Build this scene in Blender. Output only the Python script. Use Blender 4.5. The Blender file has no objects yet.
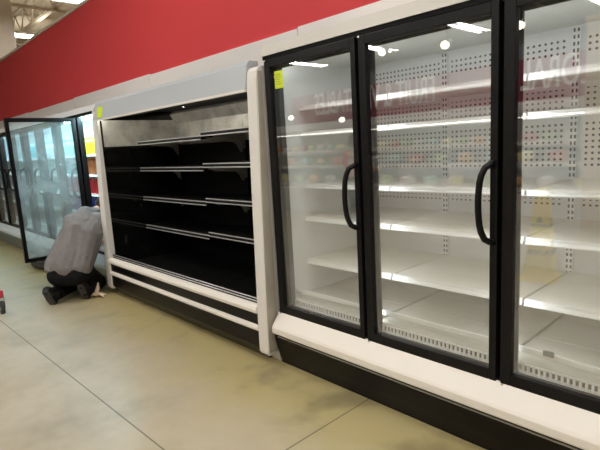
import bpy, bmesh, math, random
from mathutils import Vector, Matrix
random.seed(7)
S = bpy.context.scene
COL = S.collection
PI = math.pi

# ------------------------------------------------------------------ materials
def new_mat(name):
    m = bpy.data.materials.new(name); m.use_nodes = True
    nt = m.node_tree; nt.nodes.clear()
    out = nt.nodes.new('ShaderNodeOutputMaterial')
    return m, nt, out

def N(nt, t, **kw):
    n = nt.nodes.new(t)
    for k, v in kw.items():
        if k.startswith('i_'):
            n.inputs[k[2:].replace('_', ' ')].default_value = v
        else:
            setattr(n, k, v)
    return n

def math_node(nt, op, a, b=None, c=None):
    n = nt.nodes.new('ShaderNodeMath'); n.operation = op
    for i, v in enumerate((a, b, c)):
        if v is None: continue
        if isinstance(v, (int, float)): n.inputs[i].default_value = v
        else: nt.links.new(v, n.inputs[i])
    return n.outputs[0]

def rgba(c): return (c[0], c[1], c[2], 1.0)

def mat(name, col, rough=.5, metal=0., var=.06, scale=12., bump=0., bscale=60., coat=0., spec=.5):
    """principled surface, slight procedural tone variation and optional fine bump"""
    m, nt, out = new_mat(name)
    p = N(nt, 'ShaderNodeBsdfPrincipled')
    p.inputs['Roughness'].default_value = rough
    p.inputs['Metallic'].default_value = metal
    p.inputs['Coat Weight'].default_value = coat
    p.inputs['Specular IOR Level'].default_value = spec
    tc = N(nt, 'ShaderNodeTexCoord')
    nz = N(nt, 'ShaderNodeTexNoise'); nz.inputs['Scale'].default_value = scale; nz.inputs['Detail'].default_value = 4
    nt.links.new(tc.outputs['Object'], nz.inputs['Vector'])
    mix = N(nt, 'ShaderNodeMix', data_type='RGBA')
    mix.inputs[6].default_value = rgba([c * (1 - var) for c in col])
    mix.inputs[7].default_value = rgba([min(1, c * (1 + var)) for c in col])
    nt.links.new(nz.outputs['Fac'], mix.inputs[0])
    nt.links.new(mix.outputs[2], p.inputs['Base Color'])
    if bump:
        nb = N(nt, 'ShaderNodeTexNoise'); nb.inputs['Scale'].default_value = bscale; nb.inputs['Detail'].default_value = 3
        nt.links.new(tc.outputs['Object'], nb.inputs['Vector'])
        b = N(nt, 'ShaderNodeBump'); b.inputs['Strength'].default_value = bump; b.inputs['Distance'].default_value = .025
        nt.links.new(nb.outputs['Fac'], b.inputs['Height']); nt.links.new(b.outputs[0], p.inputs['Normal'])
    nt.links.new(p.outputs[0], out.inputs[0])
    return m

def emit(name, col, strength, sampling='FRONT'):
    m, nt, out = new_mat(name)
    e = N(nt, 'ShaderNodeEmission'); e.inputs[0].default_value = rgba(col); e.inputs[1].default_value = strength
    nt.links.new(e.outputs[0], out.inputs[0])
    m.cycles.emission_sampling = sampling
    return m

def glass(name, tint, r0, fog=0.):
    """thin pane: clear transmission with a Schlick mirror reflection on each face, optional condensation"""
    m, nt, out = new_mat(name)
    tr = N(nt, 'ShaderNodeBsdfTransparent'); tr.inputs[0].default_value = rgba(tint)
    gl = N(nt, 'ShaderNodeBsdfGlossy'); gl.inputs['Roughness'].default_value = .012
    gl.inputs[0].default_value = (1, 1, 1, 1)
    lw = N(nt, 'ShaderNodeLayerWeight')
    pw = math_node(nt, 'POWER', lw.outputs['Facing'], 5.)
    fac = math_node(nt, 'MULTIPLY_ADD', pw, 1 - r0, r0)
    base = tr.outputs[0]
    if fog:
        tc = N(nt, 'ShaderNodeTexCoord')
        nz = N(nt, 'ShaderNodeTexNoise'); nz.inputs['Scale'].default_value = 3.2; nz.inputs['Detail'].default_value = 3
        nt.links.new(tc.outputs['Object'], nz.inputs['Vector'])
        f = math_node(nt, 'MULTIPLY_ADD', nz.outputs['Fac'], fog * 2.2, -fog * .35)
        f = math_node(nt, 'MAXIMUM', f, fog * .15)
        df = N(nt, 'ShaderNodeBsdfTranslucent'); df.inputs[0].default_value = (.8, .9, .93, 1)
        d2 = N(nt, 'ShaderNodeBsdfDiffuse'); d2.inputs[0].default_value = (.8, .9, .93, 1)
        dm = N(nt, 'ShaderNodeMixShader'); dm.inputs[0].default_value = .5
        nt.links.new(df.outputs[0], dm.inputs[1]); nt.links.new(d2.outputs[0], dm.inputs[2])
        fm = N(nt, 'ShaderNodeMixShader')
        nt.links.new(f, fm.inputs[0]); nt.links.new(tr.outputs[0], fm.inputs[1]); nt.links.new(dm.outputs[0], fm.inputs[2])
        base = fm.outputs[0]
    mx = N(nt, 'ShaderNodeMixShader')
    nt.links.new(fac, mx.inputs[0]); nt.links.new(base, mx.inputs[1]); nt.links.new(gl.outputs[0], mx.inputs[2])
    nt.links.new(mx.outputs[0], out.inputs[0])
    return m

def sep_obj(nt):
    tc = N(nt, 'ShaderNodeTexCoord'); s = N(nt, 'ShaderNodeSeparateXYZ')
    nt.links.new(tc.outputs['Object'], s.inputs[0]); return tc, s

def perforated(name, col, rows):
    """white panel with punched rows of round holes; rows = [(zmin, zmax)], x counted from the case's left end"""
    m, nt, out = new_mat(name)
    p = N(nt, 'ShaderNodeBsdfPrincipled'); p.inputs['Roughness'].default_value = .38
    tc, s = sep_obj(nt); X, Z = s.outputs[0], s.outputs[2]
    pit = .031
    fx = math_node(nt, 'SUBTRACT', math_node(nt, 'FRACT', math_node(nt, 'DIVIDE', X, pit)), .5)
    fz = math_node(nt, 'SUBTRACT', math_node(nt, 'FRACT', math_node(nt, 'DIVIDE', Z, pit)), .5)
    d = math_node(nt, 'SQRT', math_node(nt, 'ADD', math_node(nt, 'MULTIPLY', fx, fx), math_node(nt, 'MULTIPLY', fz, fz)))
    hole = math_node(nt, 'LESS_THAN', d, .22)
    zone = None
    for a, b in rows:
        q = math_node(nt, 'MULTIPLY', math_node(nt, 'GREATER_THAN', Z, a), math_node(nt, 'LESS_THAN', Z, b))
        zone = q if zone is None else math_node(nt, 'MAXIMUM', zone, q)
    # no holes beside the slotted standards
    fb = math_node(nt, 'FRACT', math_node(nt, 'DIVIDE', math_node(nt, 'ADD', X, .015), .76))
    ok = math_node(nt, 'MULTIPLY', math_node(nt, 'GREATER_THAN', fb, .055), math_node(nt, 'LESS_THAN', fb, .945))
    fac = math_node(nt, 'MULTIPLY', math_node(nt, 'MULTIPLY', hole, zone), ok)
    mix = N(nt, 'ShaderNodeMix', data_type='RGBA')
    mix.inputs[6].default_value = rgba(col); mix.inputs[7].default_value = (.012, .012, .012, 1)
    nt.links.new(fac, mix.inputs[0]); nt.links.new(mix.outputs[2], p.inputs['Base Color'])
    nt.links.new(p.outputs[0], out.inputs[0]); return m

def slotted(name, col):
    m, nt, out = new_mat(name)
    p = N(nt, 'ShaderNodeBsdfPrincipled'); p.inputs['Roughness'].default_value = .35
    tc, s = sep_obj(nt); X, Z = s.outputs[0], s.outputs[2]
    fx = math_node(nt, 'FRACT', math_node(nt, 'DIVIDE', math_node(nt, 'ADD', X, .015), .76))
    # distance in metres from the centre of the strip
    dx = math_node(nt, 'ABSOLUTE', math_node(nt, 'MULTIPLY', math_node(nt, 'SUBTRACT', math_node(nt, 'FRACT', math_node(nt, 'ADD', fx, .5)), .5), .76))
    colm = math_node(nt, 'MULTIPLY', math_node(nt, 'GREATER_THAN', dx, .005), math_node(nt, 'LESS_THAN', dx, .0145))
    fz = math_node(nt, 'FRACT', math_node(nt, 'DIVIDE', Z, .034))
    fac = math_node(nt, 'MULTIPLY', colm, math_node(nt, 'LESS_THAN', fz, .55))
    mix = N(nt, 'ShaderNodeMix', data_type='RGBA')
    mix.inputs[6].default_value = rgba(col); mix.inputs[7].default_value = (.012, .012, .012, 1)
    nt.links.new(fac, mix.inputs[0]); nt.links.new(mix.outputs[2], p.inputs['Base Color'])
    nt.links.new(p.outputs[0], out.inputs[0]); return m

def floor_mat():
    m, nt, out = new_mat('polished_concrete')
    p = N(nt, 'ShaderNodeBsdfPrincipled')
    tc, s = sep_obj(nt); X, Y = s.outputs[0], s.outputs[1]
    n1 = N(nt, 'ShaderNodeTexNoise'); n1.inputs['Scale'].default_value = 1.5; n1.inputs['Detail'].default_value = 5; n1.inputs['Roughness'].default_value = .55
    n2 = N(nt, 'ShaderNodeTexNoise'); n2.inputs['Scale'].default_value = 9; n2.inputs['Detail'].default_value = 6
    n3 = N(nt, 'ShaderNodeTexNoise'); n3.inputs['Scale'].default_value = .55; n3.inputs['Detail'].default_value = 2
    for n in (n1, n2, n3): nt.links.new(tc.outputs['Object'], n.inputs['Vector'])
    r = N(nt, 'ShaderNodeValToRGB')
    e = r.color_ramp.elements
    e[0].position = .34; e[0].color = (.385, .35, .26, 1)
    e[1].position = .66; e[1].color = (.59, .54, .43, 1)
    k = e.new(.5); k.color = (.505, .46, .355, 1)
    f = math_node(nt, 'MULTIPLY_ADD', n2.outputs['Fac'], .22, math_node(nt, 'MULTIPLY', n1.outputs['Fac'], .78))
    nt.links.new(f, r.inputs[0])
    # yellowish sealer patches
    mx0 = N(nt, 'ShaderNodeMix', data_type='RGBA'); mx0.inputs[7].default_value = (.50, .42, .255, 1)
    q = N(nt, 'ShaderNodeMapRange'); q.inputs[1].default_value = .5; q.inputs[2].default_value = .72; q.inputs[4].default_value = .55
    nt.links.new(n3.outputs['Fac'], q.inputs[0]); nt.links.new(q.outputs[0], mx0.inputs[0]); nt.links.new(r.outputs[0], mx0.inputs[6])
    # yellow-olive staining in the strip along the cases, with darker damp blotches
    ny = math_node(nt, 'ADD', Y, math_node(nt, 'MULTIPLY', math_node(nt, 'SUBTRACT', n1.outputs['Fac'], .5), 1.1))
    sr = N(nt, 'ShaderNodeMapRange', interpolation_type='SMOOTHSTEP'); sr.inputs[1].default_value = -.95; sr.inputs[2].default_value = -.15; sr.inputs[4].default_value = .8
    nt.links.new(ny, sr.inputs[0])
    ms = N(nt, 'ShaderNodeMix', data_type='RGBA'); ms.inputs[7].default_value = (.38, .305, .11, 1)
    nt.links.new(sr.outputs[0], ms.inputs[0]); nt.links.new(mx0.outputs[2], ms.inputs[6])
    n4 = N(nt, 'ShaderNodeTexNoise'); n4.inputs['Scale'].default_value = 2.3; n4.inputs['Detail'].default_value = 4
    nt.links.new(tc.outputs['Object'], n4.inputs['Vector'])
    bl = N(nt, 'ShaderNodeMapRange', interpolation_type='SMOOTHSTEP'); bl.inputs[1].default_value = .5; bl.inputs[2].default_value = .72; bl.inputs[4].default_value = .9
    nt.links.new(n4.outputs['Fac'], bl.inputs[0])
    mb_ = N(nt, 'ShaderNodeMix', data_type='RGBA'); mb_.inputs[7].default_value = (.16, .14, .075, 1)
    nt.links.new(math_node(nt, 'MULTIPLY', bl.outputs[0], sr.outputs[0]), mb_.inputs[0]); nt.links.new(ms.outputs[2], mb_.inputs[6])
    # saw-cut joints
    jx = math_node(nt, 'LESS_THAN', math_node(nt, 'ABSOLUTE', math_node(nt, 'ADD', math_node(nt, 'ADD', Y, 1.07), math_node(nt, 'MULTIPLY', X, -.03))), .0045)
    fx = math_node(nt, 'SUBTRACT', math_node(nt, 'FRACT', math_node(nt, 'DIVIDE', math_node(nt, 'ADD', X, 100 * 4.2 - .735 + 2.1), 4.2)), .5)
    jy = math_node(nt, 'LESS_THAN', math_node(nt, 'ABSOLUTE', math_node(nt, 'MULTIPLY', fx, 4.2)), .0045)
    jy = math_node(nt, 'MULTIPLY', jy, math_node(nt, 'GREATER_THAN', X, -1.))
    j = math_node(nt, 'MAXIMUM', jx, jy)
    mx = N(nt, 'ShaderNodeMix', data_type='RGBA'); mx.inputs[7].default_value = (.05, .04, .025, 1)
    nt.links.new(math_node(nt, 'MULTIPLY', j, .7), mx.inputs[0]); nt.links.new(mb_.outputs[2], mx.inputs[6])
    nt.links.new(mx.outputs[2], p.inputs['Base Color'])
    rr = N(nt, 'ShaderNodeMapRange'); rr.inputs[3].default_value = .285; rr.inputs[4].default_value = .36
    nt.links.new(n1.outputs['Fac'], rr.inputs[0]); nt.links.new(rr.outputs[0], p.inputs['Roughness'])
    p.inputs['Specular IOR Level'].default_value = .55
    nt.links.new(p.outputs[0], out.inputs[0]); return m

def brushed(name, col, rough=.3, metal=1., worn=False):
    m, nt, out = new_mat(name)
    p = N(nt, 'ShaderNodeBsdfPrincipled'); p.inputs['Metallic'].default_value = metal
    tc = N(nt, 'ShaderNodeTexCoord'); mp = N(nt, 'ShaderNodeMapping'); mp.inputs['Scale'].default_value = (1.5, 1.5, 60)
    nz = N(nt, 'ShaderNodeTexNoise'); nz.inputs['Scale'].default_value = 4; nz.inputs['Detail'].default_value = 4
    nt.links.new(tc.outputs['Object'], mp.inputs[0]); nt.links.new(mp.outputs[0], nz.inputs['Vector'])
    mix = N(nt, 'ShaderNodeMix', data_type='RGBA')
    mix.inputs[6].default_value = rgba([c * .75 for c in col]); mix.inputs[7].default_value = rgba(col)
    nt.links.new(nz.outputs['Fac'], mix.inputs[0])
    if worn:
        n5 = N(nt, 'ShaderNodeTexNoise'); n5.inputs['Scale'].default_value = 3.2; n5.inputs['Detail'].default_value = 6; n5.inputs['Roughness'].default_value = .62
        nt.links.new(tc.outputs['Object'], n5.inputs['Vector'])
        rw = N(nt, 'ShaderNodeMapRange'); rw.inputs[1].default_value = .42; rw.inputs[2].default_value = .68; rw.inputs[3].default_value = 0; rw.inputs[4].default_value = .65
        nt.links.new(n5.outputs['Fac'], rw.inputs[0])
        m2 = N(nt, 'ShaderNodeMix', data_type='RGBA'); m2.inputs[7].default_value = (.13, .125, .115, 1)
        nt.links.new(rw.outputs[0], m2.inputs[0]); nt.links.new(mix.outputs[2], m2.inputs[6]); mix = m2
    nt.links.new(mix.outputs[2], p.inputs['Base Color'])
    n2 = N(nt, 'ShaderNodeTexNoise'); n2.inputs['Scale'].default_value = 5; n2.inputs['Detail'].default_value = 5
    nt.links.new(tc.outputs['Object'], n2.inputs['Vector'])
    r = N(nt, 'ShaderNodeMapRange'); r.inputs[3].default_value = rough * .7; r.inputs[4].default_value = rough * 1.4
    nt.links.new(n2.outputs['Fac'], r.inputs[0]); nt.links.new(r.outputs[0], p.inputs['Roughness'])
    nt.links.new(p.outputs[0], out.inputs[0]); return m

def smudged(name):
    """glossy black side lining with pale wiped smears"""
    m, nt, out = new_mat(name)
    p = N(nt, 'ShaderNodeBsdfPrincipled'); p.inputs['Roughness'].default_value = .06
    p.inputs['Specular IOR Level'].default_value = .9
    tc = N(nt, 'ShaderNodeTexCoord'); mp = N(nt, 'ShaderNodeMapping'); mp.inputs['Scale'].default_value = (1, 3.5, 1.6)
    mp.inputs['Rotation'].default_value = (.5, 0, 0)
    nz = N(nt, 'ShaderNodeTexNoise'); nz.inputs['Scale'].default_value = 2.6; nz.inputs['Detail'].default_value = 7; nz.inputs['Roughness'].default_value = .65
    nt.links.new(tc.outputs['Object'], mp.inputs[0]); nt.links.new(mp.outputs[0], nz.inputs['Vector'])
    r = N(nt, 'ShaderNodeValToRGB'); e = r.color_ramp.elements
    e[0].position = .60; e[0].color = (.005, .005, .005, 1); e[1].position = .88; e[1].color = (.10, .10, .095, 1)
    nt.links.new(nz.outputs['Fac'], r.inputs[0]); nt.links.new(r.outputs[0], p.inputs['Base Color'])
    nt.links.new(p.outputs[0], out.inputs[0]); return m

M = {}
M['floor'] = floor_mat()
M['red'] = mat('red_wall_paint', (.57, .052, .056), .6, var=.03, scale=.8, spec=.22)
M['cladding'] = mat('white_cladding', (.80, .77, .73), .45, var=.03, scale=2)
M['white'] = mat('white_enamel', (.80, .765, .70), .32, var=.025, scale=3)
M['bumper'] = mat('cream_bumper', (.82, .775, .70), .38, var=.03, scale=5)
M['end'] = mat('end_frame_paint', (.76, .73, .68), .35, var=.03, scale=3)
M['grey_canopy'] = mat('pale_grey_canopy', (.47, .50, .52), .3, var=.03, scale=2)
M['fascia'] = mat('grey_fascia', (.60, .57, .52), .4, var=.03, scale=2)
M['black'] = mat('black_anodised', (.006, .0056, .0056), .36, var=.25, scale=6, spec=.18)
M['black_gap'] = mat('matt_black_frame', (.004, .004, .004), .6, var=.2, spec=.15)
M['kick'] = mat('black_kickplate', (.004, .0035, .003), .28, var=.3, scale=4, spec=.2)
M['blackin'] = mat('black_liner', (.004, .004, .0038), .5, var=.3, scale=4, spec=.12)
M['liner'] = mat('white_liner', (.84, .84, .81), .4, var=.03, scale=2)
M['shelf'] = mat('white_shelf_enamel', (.90, .87, .80), .4, var=.03, scale=5)
M['lip'] = mat('shelf_lip_white', (.92, .91, .87), .3, var=.02, scale=5)
M['deck'] = mat('deck_pan', (.60, .58, .52), .38, var=.06, scale=8)
M['airsheet'] = mat('return_air_sheet', (.60, .58, .51), .4, var=.06, scale=20)
M['perf'] = perforated('perforated_back', (.82, .82, .80), [(1.59, 1.69), (1.275, 1.525), (1.065, 1.1), (.94, 1.0), (1.86, 1.945)])
M['slot'] = slotted('slotted_standard', (.84, .84, .82))
M['glass'] = glass('door_glass', (.975, .985, .98), .165)
M['coolglass'] = glass('cooler_glass', (.92, .97, .98), .055)
M['fogglass'] = glass('fogged_glass', (.90, .97, .98), .05, fog=.3)
M['chrome'] = mat('bright_metal', (.72, .72, .70), .25, metal=1., var=.05)
M['edge'] = mat('dull_steel_edge', (.42, .41, .40), .33, metal=1., var=.1)
M['steel'] = brushed('brushed_steel', (.86, .82, .73), .42, metal=.45)
M['steelworn'] = brushed('worn_steel', (.80, .77, .70), .40, metal=.5, worn=True)
M['panelside'] = mat('panel_side_grey', (.40, .36, .29), .35, var=.1)
M['smudge'] = smudged('smudged_black_lining')
M['bracket'] = mat('grey_bracket', (.36, .36, .33), .45, var=.1)
M['blkdeck'] = mat('black_deck_pan', (.007, .007, .007), .3, var=.7, scale=9, spec=.2)
M['yellow'] = mat('lime_sticker', (.62, .75, .03), .6, var=.05, scale=40)
M['kickgrey'] = mat('grey_blue_kick', (.17, .21, .23), .28, metal=.4, var=.1)
M['ceil'] = mat('tan_deck', (.72, .63, .48), .8, var=.1, scale=1.2)
M['joist'] = mat('cream_steel', (.62, .56, .43), .6, var=.06)
M['beige'] = mat('beige_column', (.60, .53, .43), .6, var=.04)
M['housing'] = mat('lamp_housing', (.8, .8, .78), .4)
M['tube'] = emit('fluorescent_tube', (1., .975, .945), 35.5)
M['uplight'] = emit('added_uplight_glow', (1., .95, .86), 16.)
M['led'] = emit('cool_led', (.55, .86, 1.), 105.)
M['mullion_fill'] = emit('added_mullion_fill', (.92, .97, 1.), 7.6)
M['roof_fill'] = emit('added_roof_fill', (.95, .98, 1.), 9.)
M['canopylamp'] = emit('canopy_lamp', (1., .95, .84), 62.)
M['rail'] = mat('polished_rail', (.62, .62, .61), .28, metal=.45, var=.05)
M['ledwarm'] = emit('white_led', (1., .95, .85), 3.5)
M['greywall'] = mat('grey_green_wall', (.27, .30, .30), .7, var=.05, scale=1)
M['maroon'] = mat('maroon_sign_board', (.24, .025, .045), .5, var=.04, scale=1)
M['lettering'] = mat('white_letters', (.85, .84, .82), .5, var=.02)
M['tan'] = mat('tan_cabinet', (.62, .50, .34), .55, var=.05, scale=2)

# ------------------------------------------------------------------ mesh helper
class MB:
    def __init__(s): s.bm = bmesh.new()
    def _add(s, verts, faces, smooth=False):
        vs = [s.bm.verts.new(v) for v in verts]
        out = []
        for f in faces:
            try:
                fc = s.bm.faces.new([vs[i] for i in f]); fc.smooth = smooth; out.append(fc)
            except ValueError: pass
        return vs, out
    def box(s, x0, x1, y0, y1, z0, z1, bevel=0., seg=2):
        P = [(x0, y0, z0), (x1, y0, z0), (x1, y1, z0), (x0, y1, z0), (x0, y0, z1), (x1, y0, z1), (x1, y1, z1), (x0, y1, z1)]
        F = [(3, 2, 1, 0), (4, 5, 6, 7), (0, 1, 5, 4), (1, 2, 6, 5), (2, 3, 7, 6), (3, 0, 4, 7)]
        vs, fs = s._add(P, F)
        if bevel:
            es = list({e for f in fs for e in f.edges})
            bmesh.ops.bevel(s.bm, geom=es, offset=bevel, segments=seg, affect='EDGES', profile=.5)
        return s
    def prism(s, prof, x0, x1, axis='x', bevel=0.):
        n = len(prof)
        if axis == 'x': a = [(x0, y, z) for y, z in prof]; b = [(x1, y, z) for y, z in prof]
        elif axis == 'y': a = [(x, x0, z) for x, z in prof]; b = [(x, x1, z) for x, z in prof]
        else: a = [(x, y, x0) for x, y in prof]; b = [(x, y, x1) for x, y in prof]
        F = [tuple(range(n)), tuple(range(2 * n - 1, n - 1, -1))] + [(i, n + i, n + (i + 1) % n, (i + 1) % n) for i in range(n)]
        vs, fs = s._add(a + b, F)
        bmesh.ops.recalc_face_normals(s.bm, faces=fs)
        if bevel:
            es = list({e for f in fs for e in f.edges})
            bmesh.ops.bevel(s.bm, geom=es, offset=bevel, segments=2, affect='EDGES', profile=.5)
        return s
    def tube(s, pts, r, n=8, caps=True):
        pts = [Vector(p) for p in pts]; rs = r if isinstance(r, (list, tuple)) else [r] * len(pts)
        rings = []; prev = None
        for i, p in enumerate(pts):
            t = (pts[min(i + 1, len(pts) - 1)] - pts[max(i - 1, 0)]).normalized()
            if prev is None:
                u = t.cross(Vector((0, 0, 1)))
                if u.length < 1e-3: u = t.cross(Vector((0, 1, 0)))
            else:
                u = prev - t * prev.dot(t)
            u.normalize(); prev = u; v = t.cross(u)
            rings.append([s.bm.verts.new(p + (u * math.cos(2 * PI * k / n) + v * math.sin(2 * PI * k / n)) * rs[i]) for k in range(n)])
        for a, b in zip(rings, rings[1:]):
            for k in range(n):
                f = s.bm.faces.new((a[k], a[(k + 1) % n], b[(k + 1) % n], b[k])); f.smooth = True
        if caps:
            s.bm.faces.new(rings[0][::-1]); s.bm.faces.new(rings[-1])
        return s
    def lathe(s, prof, c=(0, 0, 0), n=16, smooth=True):
        rings = []
        for r, z in prof:
            rings.append([s.bm.verts.new((c[0] + r * math.cos(2 * PI * k / n), c[1] + r * math.sin(2 * PI * k / n), c[2] + z)) for k in range(n)])
        for a, b in zip(rings, rings[1:]):
            for k in range(n):
                f = s.bm.faces.new((a[k], a[(k + 1) % n], b[(k + 1) % n], b[k])); f.smooth = smooth
        s.bm.faces.new(rings[0][::-1]); s.bm.faces.new(rings[-1])
        return s
    def cyl(s, c, axis, r, h, n=16):
        a = Vector(axis).normalized() * h / 2; c = Vector(c)
        return s.tube([c - a, c + a], r, n)
    def ball(s, c, r, scale=(1, 1, 1), sub=2, rot=None):
        mtx = Matrix.Translation(c) @ (rot.to_4x4() if rot else Matrix()) @ Matrix.Diagonal((*[r * k for k in scale], 1))
        res = bmesh.ops.create_icosphere(s.bm, subdivisions=sub, radius=1, matrix=mtx)
        for v in res['verts']:
            for f in v.link_faces: f.smooth = True
        return s
    def cone(s, p0, r0, p1, r1, flat=None, k=1.):
        """convex sweep of two balls; flat = direction squashed by k"""
        p0, p1 = Vector(p0), Vector(p1); mid = (p0 + p1) / 2
        sb = bmesh.new()
        for p, r in ((p0, r0), (p1, r1)):
            bmesh.ops.create_icosphere(sb, subdivisions=2, radius=r, matrix=Matrix.Translation(p))
        bmesh.ops.convex_hull(sb, input=sb.verts[:])
        loose = [v for v in sb.verts if not v.link_faces]
        bmesh.ops.delete(sb, geom=loose, context='VERTS')
        if flat is not None:
            f = Vector(flat).normalized()
            for v in sb.verts:
                d = (v.co - mid).dot(f); base = 0
                # squash about the axis of the limb
                ax = (p1 - p0); t = 0 if ax.length < 1e-6 else max(0, min(1, (v.co - p0).dot(ax) / ax.length_squared))
                q = p0 + ax * t; d = (v.co - q).dot(f)
                v.co -= f * d * (1 - k)
        idx = {v: s.bm.verts.new(v.co) for v in sb.verts}
        for f in sb.faces:
            try: s.bm.faces.new([idx[v] for v in f.verts])
            except ValueError: pass
        sb.free(); return s
    def build(s, name, m, parent=None, off=None, smooth=False):
        o = (Vector(off) if off is not None else root_loc(parent))
        if o.length: bmesh.ops.translate(s.bm, verts=s.bm.verts[:], vec=-o)
        me = bpy.data.meshes.new(name); s.bm.to_mesh(me); s.bm.free()
        me.materials.append(m)
        if smooth:
            for p in me.polygons: p.use_smooth = True
        ob = bpy.data.objects.new(name, me); COL.objects.link(ob)
        if parent is not None: ob.parent = parent
        elif off is not None: ob.location = off
        return ob

def root_loc(o):
    v = Vector((0, 0, 0))
    while o is not None:
        v = v + o.location; o = o.parent
    return v

def tag(o, label, cat, group=None, kind=None):
    o['label'] = label; o['category'] = cat
    if group: o['group'] = group
    if kind: o['kind'] = kind
    return o
def thing(name, loc, label, cat, group=None):
    o = bpy.data.objects.new(name, None); COL.objects.link(o); o.location = loc; o.empty_display_size = .1
    return tag(o, label, cat, group)
def struct(o): o['kind'] = 'structure'; return o
def copy_tree(o, parent=None):
    c = o.copy(); COL.objects.link(c); c.parent = parent
    for ch in list(o.children): copy_tree(ch, c)
    return c
def set_mat(o, m):
    """own material on a copy that shares mesh data"""
    o.data = o.data.copy(); o.data.materials.clear(); o.data.materials.append(m)

def text_mesh(name, body, size, m, parent, mtx, depth=.006, xs=1., bold=0., align='CENTER'):
    cu = bpy.data.curves.new(name, 'FONT'); cu.body = body; cu.size = size; cu.extrude = depth / 2; cu.offset = bold
    cu.align_x = align; cu.align_y = 'BOTTOM'; cu.resolution_u = 3; cu.space_line = .85
    tmp = bpy.data.objects.new(name + '_curve', cu)
    me = bpy.data.meshes.new_from_object(tmp)
    bpy.data.objects.remove(tmp); bpy.data.curves.remove(cu)
    me.transform(Matrix.Diagonal((xs, 1, 1, 1))); me.transform(mtx)
    me.transform(Matrix.Translation(-root_loc(parent)))
    me.materials.clear(); me.materials.append(m)
    o = bpy.data.objects.new(name, me); COL.objects.link(o); o.parent = parent
    return o

def organic(name, mb, m, parent, voxel=.014, smooth=6, factor=.5, off=None):
    """melt overlapping volumes into one continuous surface"""
    ob = mb.build(name + '_raw', m, None, off=None)
    mo = ob.modifiers.new('r', 'REMESH'); mo.mode = 'VOXEL'; mo.voxel_size = voxel; mo.use_smooth_shade = True
    sm = ob.modifiers.new('s', 'SMOOTH'); sm.iterations = smooth; sm.factor = factor
    dg = bpy.context.evaluated_depsgraph_get(); dg.update()
    me = bpy.data.meshes.new_from_object(ob.evaluated_get(dg))
    me.name = name
    raw = ob.data; bpy.data.objects.remove(ob); bpy.data.meshes.remove(raw)
    me.transform(Matrix.Translation(-root_loc(parent)))
    for p in me.polygons: p.use_smooth = True
    o = bpy.data.objects.new(name, me); COL.objects.link(o); o.parent = parent
    if not me.materials: me.materials.append(m)
    return o

# ------------------------------------------------------------------ camera
cam = bpy.data.cameras.new('camera'); co = bpy.data.objects.new('camera', cam); COL.objects.link(co)
yaw, pitch, roll = .8245, -.1616, -.0562
cy, sy, cp, sp, cr, sr = math.cos(yaw), math.sin(yaw), math.cos(pitch), math.sin(pitch), math.cos(roll), math.sin(roll)
fw = Vector((-sy * cp, cy * cp, sp)); rt = Vector((cy, sy, 0)); up = rt.cross(fw)
r2 = rt * cr + up * sr; u2 = -rt * sr + up * cr
mw = Matrix((r2, u2, -fw)).transposed().to_4x4(); mw.translation = (2.4214, -2.0301, 1.47)
co.matrix_world = mw
cam.sensor_fit = 'HORIZONTAL'; cam.sensor_width = 36; cam.lens = 485 / 600 * 36; cam.clip_start = .05; cam.clip_end = 100
S.camera = co

# ------------------------------------------------------------------ setting
XL, XR, YF, YB, ZC = -24., 12., -17., 14., 6.3
struct(MB().box(XL, XR, YF, YB, -.1, 0).build('floor', M['floor']))
struct(MB().box(XL, XR, YF, YB, ZC, ZC + .1).build('ceiling', M['ceil']))
struct(MB().box(XL - .2, XL, YF, YB, 0, ZC).build('wall_left', M['greywall']))
struct(MB().box(XR, XR + .2, YF, YB, 0, ZC).build('wall_right', M['greywall']))
struct(MB().box(XL, XR, YB, YB + .2, 0, ZC).build('wall_rear', M['beige']))
struct(MB().box(XL, XR, YF - .2, YF, 0, ZC).build('wall_far', M['greywall']))
struct(MB().box(-16, 8, .93, 1.09, 0, 3.70).build('wall_back', M['red']))
struct(MB().box(-16, 8, .91, 1.11, 3.70, 3.745).build('trim_coping', M['beige']))
for i in range(8):
    a = -16 + .01; x0 = -3.32 - 2.68 * 4 + 2.68 * i
    struct(MB().box(x0 + .006, x0 + 2.674, .895, .929, .3, 2.43 + (.012 if i % 2 else 0)).build('trim_%d' % (i + 1), M['cladding']))
struct(MB().box(-14, 6.5, -6.75, -6.4, 0, 2.92).build('wall_opposite', M['greywall']))

# column far behind the red wall
c = thing('steel_column', (-11.5, 1.35, 0), 'beige square column rising behind the left end of the red wall', 'column')
MB().box(-11.70, -11.30, 1.15, 1.55, 0, 6.29, .01).build('shaft', M['beige'], c)
MB().box(-11.77, -11.23, 1.12, 1.62, 0, .25, .01).build('base_collar', M['beige'], c)

# open-web joists and bridging pipes
def joist(y, label):
    t = thing('roof_joist', (-8, y, 5.6), label, 'joist', 'open-web roof joists under the deck')
    MB().box(-23.5, 11.5, y - .07, y + .07, 6.22, 6.295).build('top_chord', M['joist'], t)
    MB().box(-23.5, 11.5, y - .06, y + .06, 5.56, 5.64).build('bottom_chord', M['joist'], t)
    w = MB(); x = -23.4; k = 0
    while x < 11.3:
        w.tube([(x, y, 5.6 if k % 2 == 0 else 6.24), (x + .55, y, 6.24 if k % 2 == 0 else 5.6)], .02, 5); x += .55; k += 1
    w.build('web', M['joist'], t)
for y in (-9.5, -7.4, -5.3, -3.2, -1.1, 1.4, 2.9, 4.4, 5.9, 7.4, 8.9, 10.4, 11.9):
    joist(y, 'cream open-web steel roof joist under the tan ceiling deck')
for x in (-20.6, -16.9, -12.3, -7.5, -4.2):
    t = tag(MB().tube([(x, YF + .3, 5.515), (x, YB - .3, 5.515)], .045, 8).build('conduit_pipe', M['joist'], None),
            'thin cream pipe running across under the roof joists', 'pipe', 'pipes under the joists')

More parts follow.
